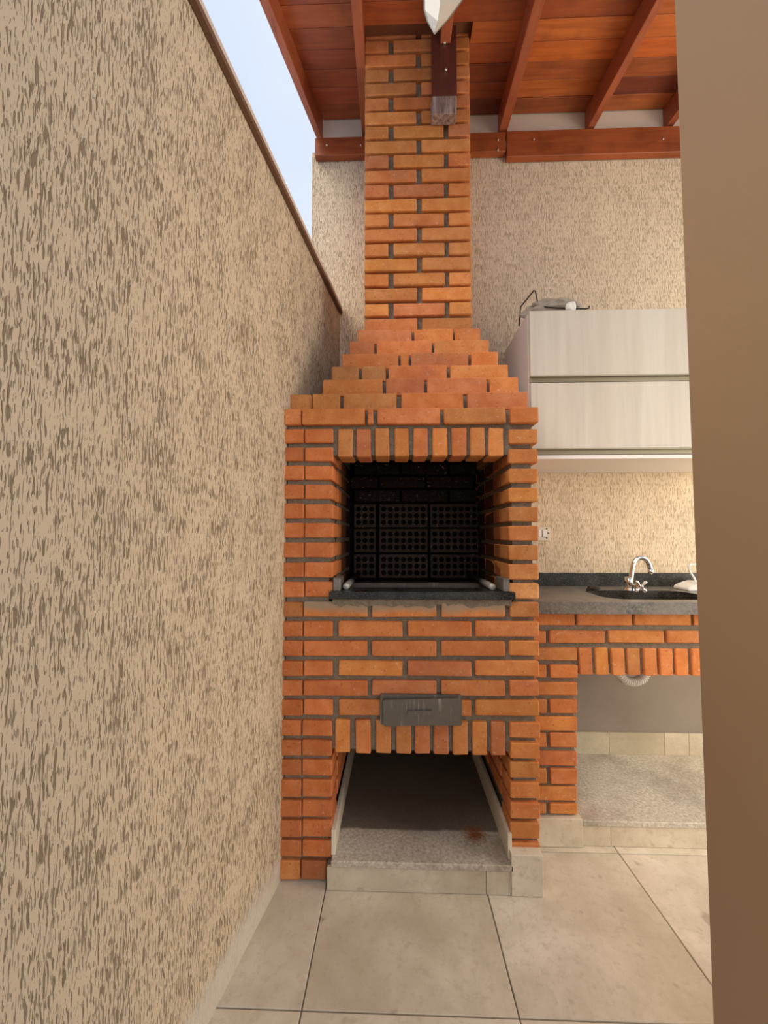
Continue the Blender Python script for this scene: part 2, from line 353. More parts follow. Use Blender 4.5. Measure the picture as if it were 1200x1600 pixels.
# rafters given by two image lines (left and right lower edges)
RAF = [((404.5, 0), (492, 210), (419.4, 0), (500.8, 210)), ((548, 0), (566, 213), (564.6, 0), (573, 213)),
       ((835, 0), (779.5, 205), (852, 0), (792.5, 205)), ((1025.8, 0), (916, 203), (1039, 0), (927, 203))]
def edge(a, b, Y):
    A = pplane(*a, r_p0); B = pplane(*b, r_p0); t = (Y - A.y) / (B.y - A.y); return A.x + (B.x - A.x) * t
def zr(Y, p0): return p0.z + RS * (Y - p0.y)
raf_x = []
def rafter(x0n, x1n, x0f, x1f, yn, yf):
    h = zr(2, pk0) - zr(2, r_p0)
    bot = [(x0n, yn, zr(yn, r_p0)), (x1n, yn, zr(yn, r_p0)), (x1f, yf, zr(yf, r_p0)), (x0f, yf, zr(yf, r_p0))]
    top = [(p[0], p[1], p[2] + h - .001) for p in bot]
    o = hexa('rafter', bot, top, MAT['wood_y'], roof, bevel=.002); k = rnd.uniform(.9, 1.1); o.color = (k, k, k, 1); return o
for i, (a, b, c, d) in enumerate(RAF):
    f = (edge(a, b, YR), edge(c, d, YR), edge(a, b, YB - .005), edge(c, d, YB - .005))
    if i == 1: wd = .048; f = (f[0], f[0] + wd, f[2], min(f[2] + wd, -.142))
    raf_x.append(f); rafter(*f, YR, YB - .005)
for k in (1, 2, 3):
    dx = .46 * k
    f = tuple(v + dx for v in raf_x[3]); 
    if k == 1:
        x5 = PY(1044, 203, 2.0).x; w5 = raf_x[3][3] - raf_x[3][2]; nx = raf_x[3][0] + (x5 - raf_x[3][2]); f = (nx, nx + w5, x5, x5 + w5)
    raf_x.append(f); rafter(*f, YR, YB - .005)
# short rafter running into the chimney post
cr0 = PY(688, 66, 1.63).x; cr1 = PY(704, 66, 1.63).x
_p = r_p0.z; r_p0.z += .022; rafter(cr0 + .004, cr1 + .004, cr0, cr1, YR, 1.636); r_p0.z = _p
# boards, one per bay
CHX0, CHX1, YC = -.1385, .3445, 1.69
pitch_b = .0805; yb0 = YB - .008
order = [raf_x[0], raf_x[1], raf_x[2], raf_x[3], raf_x[4], raf_x[5], raf_x[6]]
def mid(f, Y): t = (Y - YR) / (YB - .005 - YR); return ((f[0] + (f[2] - f[0]) * t) + (f[1] + (f[3] - f[1]) * t)) / 2
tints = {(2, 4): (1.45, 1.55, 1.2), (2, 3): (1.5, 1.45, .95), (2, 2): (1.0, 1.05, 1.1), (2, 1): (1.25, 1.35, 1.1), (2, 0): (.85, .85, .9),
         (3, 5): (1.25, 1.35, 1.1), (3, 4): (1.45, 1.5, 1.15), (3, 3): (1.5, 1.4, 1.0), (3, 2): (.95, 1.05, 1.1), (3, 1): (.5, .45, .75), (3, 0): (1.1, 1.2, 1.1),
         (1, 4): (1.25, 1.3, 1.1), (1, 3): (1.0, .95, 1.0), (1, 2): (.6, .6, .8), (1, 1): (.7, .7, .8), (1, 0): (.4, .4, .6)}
for bay in range(len(order) - 1):
    for k in range(14):
        y1 = yb0 - k * pitch_b; y0 = y1 - pitch_b + .0015; ym = (y0 + y1) / 2
        if y0 < YR - .05: continue
        xa = mid(order[bay], ym); xb = mid(order[bay + 1], ym)
        if bay == 0: xa = order[0][0] + (order[0][2] - order[0][0]) * (ym - YR) / (YB - YR) - .006
        spans = [(xa, xb)]
        if bay == 1 and y1 > YC - .01:
            spans = [(xa, CHX0 - .005), (CHX1 + .006, xb)] if xa < CHX0 - .02 else [(CHX1 + .006, xb)]
            if y0 < YC - .012 < y1: spans = spans + []
        for (a, b) in spans:
            if b - a < .01: continue
            dz = rnd.uniform(-.0015, .0015)
            bm = bmesh.new(); vs_ = add_box(bm, a, b, y0, y1, 0, .014)
            for v_ in vs_: v_.co.z += zr(v_.co.y, pk0) + dz
            o = finish(bm, 'roof_board', MAT['wood_x'], roof, bevel=.0012)
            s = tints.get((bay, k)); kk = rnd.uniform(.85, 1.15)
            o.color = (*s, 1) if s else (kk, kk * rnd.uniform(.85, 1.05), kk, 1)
# tile layer above the boards
bm = bmesh.new(); xe0 = raf_x[0][0]; xe1 = raf_x[0][2]
a = [bm.verts.new(p) for p in ((xe0 - .012, YR - .03, zr(YR - .03, pk0) + .03), (xe1 - .012, YB + .15, zr(YB + .15, pk0) + .03), (3.3, YB + .15, zr(YB + .15, pk0) + .03), (3.3, YR - .03, zr(YR - .03, pk0) + .03))]
fc = bm.faces.new(a); ex = bmesh.ops.extrude_face_region(bm, geom=[fc])['geom']
bmesh.ops.translate(bm, verts=[g for g in ex if isinstance(g, bmesh.types.BMVert)], vec=(0, 0, .04))
o = finish(bm, 'roof_tile_layer', MAT['rooftile'], roof)
# ledger beam in three lengths
for (xa_, xb_, yt, yb_, tc) in ((492, 571, 215, 241, (.85, .8, .85)), (740, 790.5, 207, 236, (.95, .95, .95)), (791.5, 1200, 204.5, 233, (.9, .85, .85))):
    A = PY(xa_, yt, 2.0); B = PY(xb_, yb_, 2.0)
    x1 = B.x if xb_ < 1100 else 3.2
    if xa_ == 740: A.x = CHX1 + .002
    if xb_ == 571: x1 = CHX0 - .002
    lb = box('ledger_beam', A.x, x1, 2.0, YB - .004, B.z, A.z + (.0 if xa_ != 492 else .0), MAT['wood_x'], roof, bevel=.003); lb.color = (*tc, 1)
    for (sx, sy) in ((449 + 62, 227), (564, 227), (778, 219), (778, 234), (834, 218), (1036, 217)):
        p = PY(sx, sy, 2.0)
        if A.x < p.x < x1:
            bm = bmesh.new(); bmesh.ops.create_uvsphere(bm, u_segments=10, v_segments=6, radius=.0065)
            for v_ in bm.verts: v_.co = Vector((v_.co.x * .8, v_.co.y * .9, v_.co.z * 1.3)) + p + Vector((0, -.001, 0))
            bmesh.ops.translate(bm, verts=bm.verts, vec=-roof.location)
            me = bpy.data.meshes.new('screw'); bm.to_mesh(me); bm.free(); me.materials.append(MAT['screw'])
            s_ = bpy.data.objects.new('screw', me); C.objects.link(s_); s_.parent = lb

# ------------------------------------------------------------------ bricks
cache = {}
def brick_mesh(dx, dy, dz, var, mat, bev=.0032, jit=.0011):
    key = (round(dx * 500), round(dy * 500), round(dz * 500), var, mat.name)
    if key in cache: return cache[key]
    r = random.Random(hash(key[:4]) & 0xffff)
    bm = bmesh.new(); add_box(bm, -dx / 2, dx / 2, -dy / 2, dy / 2, -dz / 2, dz / 2)
    bmesh.ops.bevel(bm, geom=list(bm.edges), offset=bev, segments=1, affect='EDGES')
    for v_ in bm.verts: v_.co += Vector((r.uniform(-jit, jit), r.uniform(-jit, jit), r.uniform(-jit, jit)))
    bmesh.ops.recalc_face_normals(bm, faces=bm.faces)
    me = bpy.data.meshes.new('brick'); bm.to_mesh(me); bm.free(); me.materials.append(mat); cache[key] = me; return me
def tint(lo=.84, hi=1.06):
    k = rnd.uniform(lo, hi); c = rnd.random()
    if c < .09: return (k * .88, k * .85, k * 1.12, 1)          # cooler, purplish burnt
    if c < .22: return (k * .86, k * .94, k * 1.0, 1)          # browner
    return (k, k * rnd.uniform(.90, 1.08), k * rnd.uniform(.9, 1.1), 1)
def brick(par, x0, x1, y0, y1, z0, z1, mat='brick', col=None, name='brick', out=.0025):
    me = brick_mesh(x1 - x0, y1 - y0, z1 - z0, rnd.randrange(3), MAT[mat])
    j = rnd.uniform(-out, out) if out else 0
    p = Vector(((x0 + x1) / 2, (y0 + y1) / 2 + j, (z0 + z1) / 2))
    o = link(name, me, None, par, rel(par, p), (rnd.uniform(-.006, .006), rnd.uniform(-.006, .006), rnd.uniform(-.006, .006)))
    o.color = col if col else tint(); return o

BBQ = empty('brick_barbecue', (.04, YF, 0), 'tall orange brick barbecue with a stepped hood, square firebox and slim chimney', 'barbecue')
XL, XR = PY(439, 1000, YF).x, PY(843, 1000, YF).x
DEP = .112
def red(k=.86): q_ = rnd.uniform(.86, 1.06) * k; return (q_, q_ * .88, q_ * .95, 1)
def row(par, Y, yt, yb, xsp, dep=DEP, mat='brick', z=None, col=None, yref=None):
    ym = (yt + yb) / 2
    for i, (a, b) in enumerate(xsp):
        A = PY(a, ym, Y); B = PY(b, ym, Y)
        if z: z0, z1 = z
        else: z1 = PY((a + b) / 2, yt, Y).z; z0 = PY((a + b) / 2, yb, Y).z
        brick(par, A.x, B.x, Y, Y + dep, z0, z1, mat, col[i] if col and col[i] else None)
# type A / B full courses between firebox and ash door
rows_lo = [(941, 964.5, 'A'), (971, 995, 'B'), (1002, 1025.5, 'A'), (1033, 1056.5, 'B'), (1064, 1087.5, 'A'), (1094.5, 1118.5, 'B')]
SP = {'A': [(439, 472.5), (474, 574), (581, 682), (689.5, 789.5), (796.5, 842.5)], 'B': [(439, 472.5), (474, 519.5), (529, 629), (637, 737), (743, 842.5)]}
for (a, b, t) in rows_lo: 
    if a == 941: row(BBQ, YF, a, b, SP[t][1:4], mat='brick_smear', col=[(.95, .98, 1, 1), (1, 1, 1, 1), (1, 1, 1.02, 1)]); row(BBQ, YF, a, b, [SP[t][0], SP[t][4]])
    else: row(BBQ, YF, a, b, SP[t], col=[red(.84), red(.97)] + [None] * 3)
# lower legs and header courses next to the soldier lintel
for (a, b) in [(1126, 1150), (1157, 1181), (1188, 1213), (1219.5, 1245.5), (1251, 1277), (1282.5, 1308), (1314, 1339)]:
    row(BBQ, YF, a, b, [(437, 470.5), (472, 518.5)], col=[red(.82), red(.88)])
row(BBQ, YF, 1345, 1374.5, [(437, 468.5), (470.5, 510)], col=[None, (.62, .6, .8, 1)])
for (a, b) in [(1130, 1154), (1161, 1185.5), (1192, 1217), (1223.5, 1248), (1254.5, 1279), (1285.5, 1311)]:
    row(BBQ, YF, a, b, [(797.5, 843.5)])
row(BBQ, YF, 1318, 1333, [(799, 844)])
for (a, b) in [(524, 547), (555.5, 579), (587, 611), (618.5, 642.5), (648.5, 672), (678, 701), (708, 731), (738, 761), (767.5, 790)]:
    A = PY(a, 1150, YF); B = PY(b, 1150, YF); brick(BBQ, A.x, B.x, YF, YF + DEP, PY(650, 1178.5, YF).z, PY(650, 1126.5, YF).z)
# header courses either side of the firebox
left_h = [(670, 692), (699, 720.5), (727.5, 749.5), (757, 780), (787, 810), (817, 840), (848, 871), (879, 902), (909, 933)]
right_h = [(671, 693), (702, 723.5), (732, 754), (762, 784), (792, 815), (822, 844.5), (852, 875), (882, 906), (912, 936)]
for i, (a, b) in enumerate(left_h): row(BBQ, YF, a, b, [(443 - i * .4, 474.5), (476.5, 520)], col=[red(.9), red(1.0)])
for i, (a, b) in enumerate(right_h): row(BBQ, YF, a, b, [(795.5, 840 + i * .3)], col=[(1.1, 1.35, 1.6, 1)] if i == 8 else None)
lintel_x = [(528, 551), (557, 579), (586, 608), (616.5, 639), (646, 668), (676, 699), (706, 729), (735, 758), (764, 787)]
for (a, b) in lintel_x:
    A = PY(a, 690, YF); B = PY(b, 690, YF); brick(BBQ, A.x, B.x, YF, YF + DEP, PY(650, 713, YF).z, PY(650, 669, YF).z)
# top courses and the stepped hood
hood = [(637, 661.5, 1.370, [(444, 470), (472, 570), (574.5, 583), (589.5, 688), (694, 791), (798, 842)]),
        (614, 635.5, 1.424, [(452, 486), (488, 531), (537, 620), (627, 724), (731, 825)]),
        (591, 612, 1.468, [(504, 598), (603, 663), (668, 761), (766, 810)]),
        (571, 590, 1.512, [(518, 560), (565, 603), (607, 698), (704, 794)]),
        (551, 570, 1.557, [(534, 622), (626, 639), (643, 732), (737, 778)]),
        (532, 550, 1.601, [(546, 585), (589, 675), (678.5, 764)]),
        (514.5, 531, 1.645, [(559, 643), (647.5, 708), (711.5, 750)])]
ztop_prev = None; hood_z = []
for i, (a, b, Y, sp) in enumerate(hood):
    z1 = PY(650, a, Y).z; z0 = PY(650, b, Y).z if ztop_prev is None else ztop_prev + .007
    row(BBQ, Y, a, b, sp, z=(z0, z1), dep=.15 if i else .115, col=[(.85, .95, 1.0, 1), (.85, 1.0, 1.0, 1), (.85, 1.0, 1.1, 1)] + [None] * 3 if i == 1 else ([(.72, .88, 1.0, 1), (.72, .86, 1.0, 1)] + [None] * 3 if i == 3 else None))
    hood_z.append((z0, z1, Y, PY(sp[0][0], (a + b) / 2, Y).x, PY(sp[-1][1], (a + b) / 2, Y).x)); ztop_prev = z1
# chimney shaft
zc0 = ztop_prev + .007; zfirst = PY(650, 497, YC).z; z19 = PY(650, 61, YC).z; pc = (z19 - zfirst) / 19.0; hb = pc * .81
jx1, jx2 = PY(611, 300, YC).x, PY(697.5, 300, YC).x; jm = PY(655, 300, YC).x; jw = .0115
for k in range(23):
    z1 = zfirst + pc * k; z0 = z1 - hb
    if k == 0: z0 = zc0
    sp = [(CHX0, jm - jw), (jm + jw, CHX1)] if k % 2 == 0 else [(CHX0, jx1 - jw), (jx1 + jw, jx2 - jw * .9), (jx2 + jw * .9, CHX1)]
    for (a, b) in sp: brick(BBQ, a, b, YC, YC + .105, z0, z1, out=.0015)
    for (s, xa, xb) in ((0, CHX0, CHX0 + .1), (1, CHX1 - .1, CHX1)): brick(BBQ, xa, xb, YC + .115, YB - .012, z0, z1, out=0)
# right flank above the worktop
for i, (a, b) in enumerate(right_h):
    z1 = PY(800, a, YF).z; z0 = PY(800, b, YF).z
    brick(BBQ, XR - .10, XR, YF + DEP + .012, YF + DEP + .242, z0, z1, out=0); brick(BBQ, XR - .10, XR, YF + DEP + .254, YB - .02, z0, z1, out=0)

# mortar core (recessed 10 mm)
g = .015
FX0, FX1 = PY(520, 830, YF).x, PY(795.5, 830, YF).x            # firebox opening
NX0, NX1 = PY(519, 1260, YF).x, PY(797.5, 1260, YF).x          # lower niche opening
zl0 = PY(650, 713, YF).z; zsill = PY(650, 925, 1.362).z; zsb = PY(650, 937, 1.362).z; zn1 = PY(650, 1178, YF).z
zH = hood_z[0][0]; plat = .10
def core(poly, z0, z1, nm='mortar', mat='mortar'): return prism(nm, poly, z0, z1, MAT[mat], BBQ)
xl_ = lambda Y: max(XL + g, wallX(Y) + .002)
yb_ = YB - .003
fb = 1.90                                                       # firebox back
def pil_left(x1, z0, z1): core([(XL + g, YF + g), (x1 - g, YF + g), (x1 - g, yb_), (xl_(yb_), yb_), (xl_(1.5), 1.5)], z0, z1)
def pil_right(x0, z0, z1): core([(x0 + g, YF + g), (XR - g, YF + g), (XR - g, yb_), (x0 + g, yb_)], z0, z1)
pil_left(NX0, .0, zn1); pil_right(NX1, .0, zn1)
core([(XL + g, YF + g), (XR - g, YF + g), (XR - g, yb_), (xl_(yb_), yb_), (xl_(1.5), 1.5)], zn1 + .006, zsb - .10)
pil_left(FX0, zsb - .10, zH - .001); pil_right(FX1, zsb - .10, zH - .001)
core([(FX0 - g, YF + g), (FX1 + g, YF + g), (FX1 + g, YF + .06), (FX0 - g, YF + .06)], zsb - .10, zsb - .012)
core([(FX0 - g, YF + g), (FX1 + g, YF + g), (FX1 + g, YF + .11), (FX0 - g, YF + .11)], zl0 + .008, zH - .001)
core([(FX0 - g, fb + .05), (FX1 + g, fb + .05), (FX1 + g, yb_), (FX0 - g, yb_)], zsb - .10, zH - .001)
core([(FX0 - g, YF + .111), (FX1 + g, YF + .111), (FX1 + g, fb + .05), (FX0 - g, fb + .05)], zH - .03, zH - .001, 'throat_slab', 'black')
for i, (z0, z1, Y, a, b) in enumerate(hood_z):
    zt = z1 - .004 if i < 6 else z1
    core([(a + .008, Y + .026), (b - .008, Y + .026), (b - .008, yb_), (max(a + .008, wallX(yb_) + .004), yb_), (max(a + .008, wallX(1.5) + .004), 1.5)] if a < -.3 else [(a + .008, Y + .026), (b - .008, Y + .026), (b - .008, yb_), (max(a + .008, wallX(yb_) + .004), yb_)], z0 - .008 if i else z0, zt)
core([(CHX0 + .008, YC + .022), (CHX1 - .008, YC + .022), (CHX1 - .008, yb_), (CHX0 + .008, yb_)], zc0 - .004, zfirst + pc * 22)

# firebox lining: jamb returns, side courses, back of perforated bricks
IX0, IX1 = FX0 - .004, FX1 + .004
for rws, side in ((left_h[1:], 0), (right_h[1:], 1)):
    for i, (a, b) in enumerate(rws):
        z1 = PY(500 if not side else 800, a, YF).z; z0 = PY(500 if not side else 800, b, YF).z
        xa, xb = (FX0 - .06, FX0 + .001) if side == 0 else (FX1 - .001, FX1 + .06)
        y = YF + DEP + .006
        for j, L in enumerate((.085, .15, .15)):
            t = [.95, .30, .12][j] if side == 0 else [.45, .13, .12][j]  # soot deepens inward; the right jamb's shade is also put into its tint
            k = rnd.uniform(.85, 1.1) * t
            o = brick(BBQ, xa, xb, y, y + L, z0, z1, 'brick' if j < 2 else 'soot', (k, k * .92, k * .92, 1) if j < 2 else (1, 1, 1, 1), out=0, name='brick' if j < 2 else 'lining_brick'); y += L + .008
# sooty lining behind everything inside
box('firebox_lining', FX0 - .012, FX0 - .006, YF + .15, fb + .05, zsb - .12, zH - .03, MAT['mortar'], BBQ, bevel=0)
box('firebox_lining', FX0 - .01, FX1 + .01, fb + .035, fb + .05, zsb - .12, zH - .03, MAT['black'], BBQ, bevel=0)
box('firebox_floor', FX0 - .01, FX1 + .01, YF + .06, fb + .05, zsb - .115, zsb - .10, MAT['black'], BBQ, bevel=0)
def perforated(x0, cols, z0):
    w = cols * .0325 + .012; hgt = 3 * .0325 + .018; y = fb; bm = bmesh.new()
    X = [x0] + [x0 + .006 + .0325 * i for i in range(1, cols)] + [x0 + w]; Z = [z0] + [z0 + .009 + .0325 * i for i in range(1, 3)] + [z0 + hgt]
    for i in range(cols):
        for j in range(3):
            cx_ = x0 + .006 + .0325 * (i + .5); cz = z0 + .009 + .0325 * (j + .5); r = .0132; n = 8
            aa = [math.pi / 4 * k + math.pi / 8 for k in range(8)]
            inn = [bm.verts.new((cx_ + r * math.cos(a_), y, cz + r * math.sin(a_))) for a_ in aa]
            dee = [bm.verts.new((cx_ + r * math.cos(a_), y + .020, cz + r * math.sin(a_))) for a_ in aa]
            out = []
            for a_ in aa:
                c_, s_ = math.cos(a_), math.sin(a_)
                hx = (X[i + 1] - cx_) if c_ > 0 else (cx_ - X[i]); hz = (Z[j + 1] - cz) if s_ > 0 else (cz - Z[j])
                if abs(c_) > abs(s_): px_, pz_ = cx_ + math.copysign(hx, c_), cz + hz * math.copysign(1, s_)
                else: px_, pz_ = cx_ + hx * math.copysign(1, c_), cz + math.copysign(hz, s_)
                out.append(bm.verts.new((px_, y, pz_)))
            for k in range(8):
                l = (k + 1) % 8
                bm.faces.new((inn[k], inn[l], dee[l], dee[k]))
                bm.faces.new((out[k], out[l], inn[l], inn[k]))
    add_box(bm, x0 + .001, x0 + w - .001, y + .021, y + .034, z0 + .001, z0 + hgt - .001)
    for (a_, b_, c_, d_) in ((x0, x0 + .001, z0, z0 + hgt), (x0 + w - .001, x0 + w, z0, z0 + hgt), (x0, x0 + w, z0, z0 + .001), (x0, x0 + w, z0 + hgt - .001, z0 + hgt)): add_box(bm, a_, b_, y, y + .022, c_, d_)
    o = finish(bm, 'perforated_brick', MAT['soot2'], BBQ); o.data.materials.append(MAT['black'])
    for p_ in o.data.polygons:
        if p_.center.y + BBQ.location.y > y + .005: p_.material_index = 1  # hole sides and backs coloured black in place of deep shade
    k = rnd.uniform(.8, 1.2); o.color = (k, k, k, 1); return o
zp = [PY(600, 903, fb).z, PY(600, 863, fb).z, PY(600, 824, fb).z]
bx0 = PY(553, 850, fb).x
for z in zp:
    perforated(bx0, 3, z); perforated(bx0 + .125, 7, z); perforated(bx0 + .125 + .252, 7, z)
z = zp[2] + .128
k = 0
while z < zH - .09:
    x = bx0 + (.0 if k % 2 == 0 else -.11)
    while x < FX1:
        xa, xb = max(x, FX0 + .002), min(x + .225, FX1 - .002)
        if xb - xa > .03: brick(BBQ, xa, xb, fb, fb + .034, z, z + .055, 'soot', name='lining_brick', out=0)
        x += .237
    z += .068; k += 1

# granite sill with upturned ends, rails and the ember-tray bar
s0, s1 = PY(514, 931, 1.362).x, PY(806, 931, 1.362).x
sill = box('granite_sill', s0, s1, 1.362, 1.362 + .115, zsb, zsill, MAT['granite'], BBQ, bevel=.002); tag(sill, 'black granite sill')
for (a, b) in ((521, 532), (785, 795)):
    A = PY(a, 915, YF + .004).x; B = PY(b, 915, YF + .004).x
    box('sill_upstand', A, B, YF - .006, YF + .09, zsill, zsill + .046, MAT['granite_dusty'], BBQ)
bm = bmesh.new()
add_box(bm, s0 + .01, s1 - .01, YF - .004, YF + .01, zsb - .024, zsb)
bmesh.ops.subdivide_edges(bm, edges=[e for e in bm.edges if abs(e.verts[0].co.x - e.verts[1].co.x) > .1], cuts=40)
for v_ in bm.verts:
    if v_.co.z < zsb - .01: v_.co.z += rnd.uniform(-.008, .008); v_.co.y += rnd.uniform(0, .003)
finish(bm, 'mortar_smear', MAT['mortar'], BBQ)
for (px, py) in ((541.5, 914), (768, 916)):
    p = PY(px, py, 1.42); zz = zsill + .0125
    tube('grill_rail', [(p.x, 1.405, zz), (p.x, 1.408, zz), (p.x, 1.86, zz)], .0125, MAT['rail'], BBQ, seg=16, rfun=lambda i: .010 if i == 0 else .0125)
a = PY(552, 911, 1.62); b = PY(742, 911, 1.62)
bm = bmesh.new(); add_box(bm, FX0 + .02, FX1 - .02, 1.60, 1.604, a.z - .022, a.z + .006); add_box(bm, FX0 + .02, FX1 - .02, 1.60, 1.622, a.z + .003, a.z + .006)
finish(bm, 'angle_bar', MAT['iron'], BBQ)

# cast-iron ash door
def rrect(x0, x1, z0, z1, r, n=5):
    pts = []
    for (cx_, cz, a0) in ((x1 - r, z1 - r, 0), (x0 + r, z1 - r, 90), (x0 + r, z0 + r, 180), (x1 - r, z0 + r, 270)):
        for k in range(n + 1): a_ = R_(a0 + 90 * k / n); pts.append((cx_ + r * math.cos(a_), cz + r * math.sin(a_)))
    return pts
A = PY(594, 1084, YF - .006); B = PY(721.5, 1133, YF - .006)
door = prism('ash_door', rrect(A.x, B.x, B.z, A.z, .007), YF - .010, YF + .02, MAT['iron'], BBQ, axis='y'); tag(door, 'dark cast iron ash door')
A = PY(599, 1091, YF - .02); B = PY(719, 1134, YF - .02)
pts = rrect(A.x, B.x, B.z, A.z, .006); mx, mz = (A.x + B.x) / 2, (A.z + B.z) / 2; ca, sa = math.cos(R_(1.9)), math.sin(R_(1.9))
rot = lambda p: (mx + (p[0] - mx) * ca - (p[1] - mz) * sa, mz + (p[0] - mx) * sa + (p[1] - mz) * ca)
def sub(name, pts, y0, y1, mat, par, bev=0):
    o = prism(name, pts, y0, y1, mat, BBQ, axis='y', bevel=bev); o.parent = par; return o
sub('door_cover', [rot(p) for p in pts], YF - .024, YF - .011, MAT['iron'], door)
inner = rrect(A.x + .010, B.x - .010, B.z + .010, A.z - .010, .005)
A2 = PY(637, 1110, YF - .03); B2 = PY(675, 1117, YF - .03)
sub('handle_bar', [rot(p) for p in rrect(A2.x, B2.x, B2.z, A2.z, .002)], YF - .033, YF - .023, MAT['iron'], door)

# lower niche: stone platform, riser tiles, skirting, brick returns
RUST = (PZ(742, 1304, plat).x - .04, PZ(742, 1304, plat).y - YF, plat)
MAT['slab_dirty'] = slab_dirty()
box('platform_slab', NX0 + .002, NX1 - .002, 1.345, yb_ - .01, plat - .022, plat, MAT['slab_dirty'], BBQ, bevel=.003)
box('platform_core', PY(511, 1370, YF - .02).x, NX1 + .001, 1.36, yb_ - .02, .0, plat - .023, MAT['mortar'], BBQ, bevel=0)
x_ = [PY(511.5, 1368, 1.36).x, PY(758.5, 1368, 1.36).x, PY(797, 1368, 1.36).x]
for a, b in zip(x_, x_[1:]):
    o = box('riser_tile', a + .0008, b - .0008, 1.349, 1.360, .001, plat - .0225, MAT['tile'], BBQ, bevel=.001); o.color = (.9, .88, .84, 1)
A = PY(799, 1336, 1.345); B = PY(849.5, 1384, 1.345)
o = box('riser_tile', A.x, B.x, 1.345, YF + .006, .001, A.z, MAT['tile'], BBQ, bevel=.0015); o.color = (.93, .93, .88, 1)
o = box('riser_tile', B.x - .012, B.x, YF + .0065, YS - .004, .001, A.z, MAT['tile'], BBQ, bevel=.001); o.color = (.85, .85, .8, 1)
box('plinth_core', XR - g, B.x - .0125, YF + .007, YS, .0, A.z - .002, MAT['mortar'], BBQ, bevel=0)
for (x0, x1) in ((NX0 - .001, NX0 + .013), (NX1 - .013, NX1 + .001)):
    o = box('niche_skirting', x0, x1, YF - .01, yb_ - .012, plat, plat + .083, MAT['tile'], BBQ, bevel=.001); o.color = (1.1, 1.1, 1.1, 1)
o = box('niche_back', NX0, NX1, yb_ - .011, yb_ - .001, plat, zn1 + .005, MAT['cement'], BBQ, bevel=0)
for (rws, side) in (([(1188, 1213), (1219.5, 1245.5), (1251, 1277)], 0), ([(1192, 1217), (1223.5, 1248), (1254.5, 1279)], 1)):
    for (a, b) in rws:
        px = 500 if not side else 810; z1 = PY(px, a, YF).z; z0 = PY(px, b, YF).z
        xa, xb = (NX0 - .05, NX0 + .001) if side == 0 else (NX1 - .001, NX1 + .05)
        y = YF + DEP + .008
        for L in (.19, .19): brick(BBQ, xa, xb, y, y + L, z0, z1, out=0); y += L + .009
box('niche_ceiling', NX0 - g, NX1 + g, YF + DEP, yb_, zn1 - .002, zn1 + .006, MAT['cement'], BBQ, bevel=0)

# ------------------------------------------------------------------ sink base
SB = empty('brick_sink_base', (.9, YS, 0), 'low orange brick base with a vertical brick lintel holding the granite worktop', 'sink base')
sx0 = XR + .004
def srow(yt, yb, sp):
    for (a, b) in sp:
        A = PY(a, (yt + yb) / 2, YS).x if a > 846 else sx0; B = PY(b, (yt + yb) / 2, YS).x
        xm = min((a + b) / 2, 1080)
        brick(SB, A, B, YS, YS + DEP, PY(xm, yb, YS).z, PY(xm, yt, YS).z, col=(*(c * .98 for c in tint()[:3]), 1))
srow(958.5, 977.5, [(845, 898.5), (902, 988.5), (992, 1080.5), (1084.5, 1176), (1180, 1270)])
srow(985.5, 1005, [(845, 853.5), (859, 945.5), (951, 1037.5), (1042, 1130), (1135, 1223)])
for (a, b, full) in [(1012.5, 1032.5, 1), (1039.5, 1059.5, 0), (1066.5, 1087, 1), (1093.5, 1115, 0), (1120.5, 1142.5, 1), (1146, 1168, 0), (1175, 1197, 1), (1202, 1225, 0), (1230, 1252, 1), (1256, 1272, 0)]:
    srow(a, b, [(845, 902.5)] if full else [(845, 854.5), (859.5, 902.5)])
for i in range(16):
    px = 906 + 25.1 * i; A = PY(px, 1035, YS); B = PY(px + 20.3, 1035, YS)
    o = brick(SB, A.x, B.x, YS, YS + DEP, PY(1000, 1055.5, YS).z, PY(1000, 1013.5, YS).z); o.rotation_euler.y += R_(-2 + .25 * (i % 5)) if i < 5 else 0
zs0 = PY(1000, 958, YS).z; zs1 = PY(1000, 1054, YS).z; cx1 = PY(903, 1150, YS).x
bx1 = PY(1268, 990, YS).x
prism('mortar', [(sx0, YS + .012), (bx1, YS + .012), (bx1, YS + .1), (sx0, YS + .1)], zs1 + .006, zs0, MAT['mortar'], SB)
zsb1 = PY(880, 1276, YS).z
prism('mortar', [(sx0, YS + .012), (cx1 - .010, YS + .012), (cx1 - .008, YS + .1), (sx0, YS + .1)], zsb1 - .02, zs1 + .005, MAT['mortar'], SB)
xb5 = bx1 - .02
prism('mortar', [(xb5, YS + .008), (bx1, YS + .008), (bx1, YS + .1), (xb5, YS + .1)], .101, zs1 + .005, MAT['mortar'], SB)
bt = box('base_tile', XR + .03, cx1 + .006, YS - .012, YS + .1, .001, PY(880, 1276, YS).z, MAT['tile'], SB, bevel=.002); bt.color = (1.02, 1.0, .95, 1)

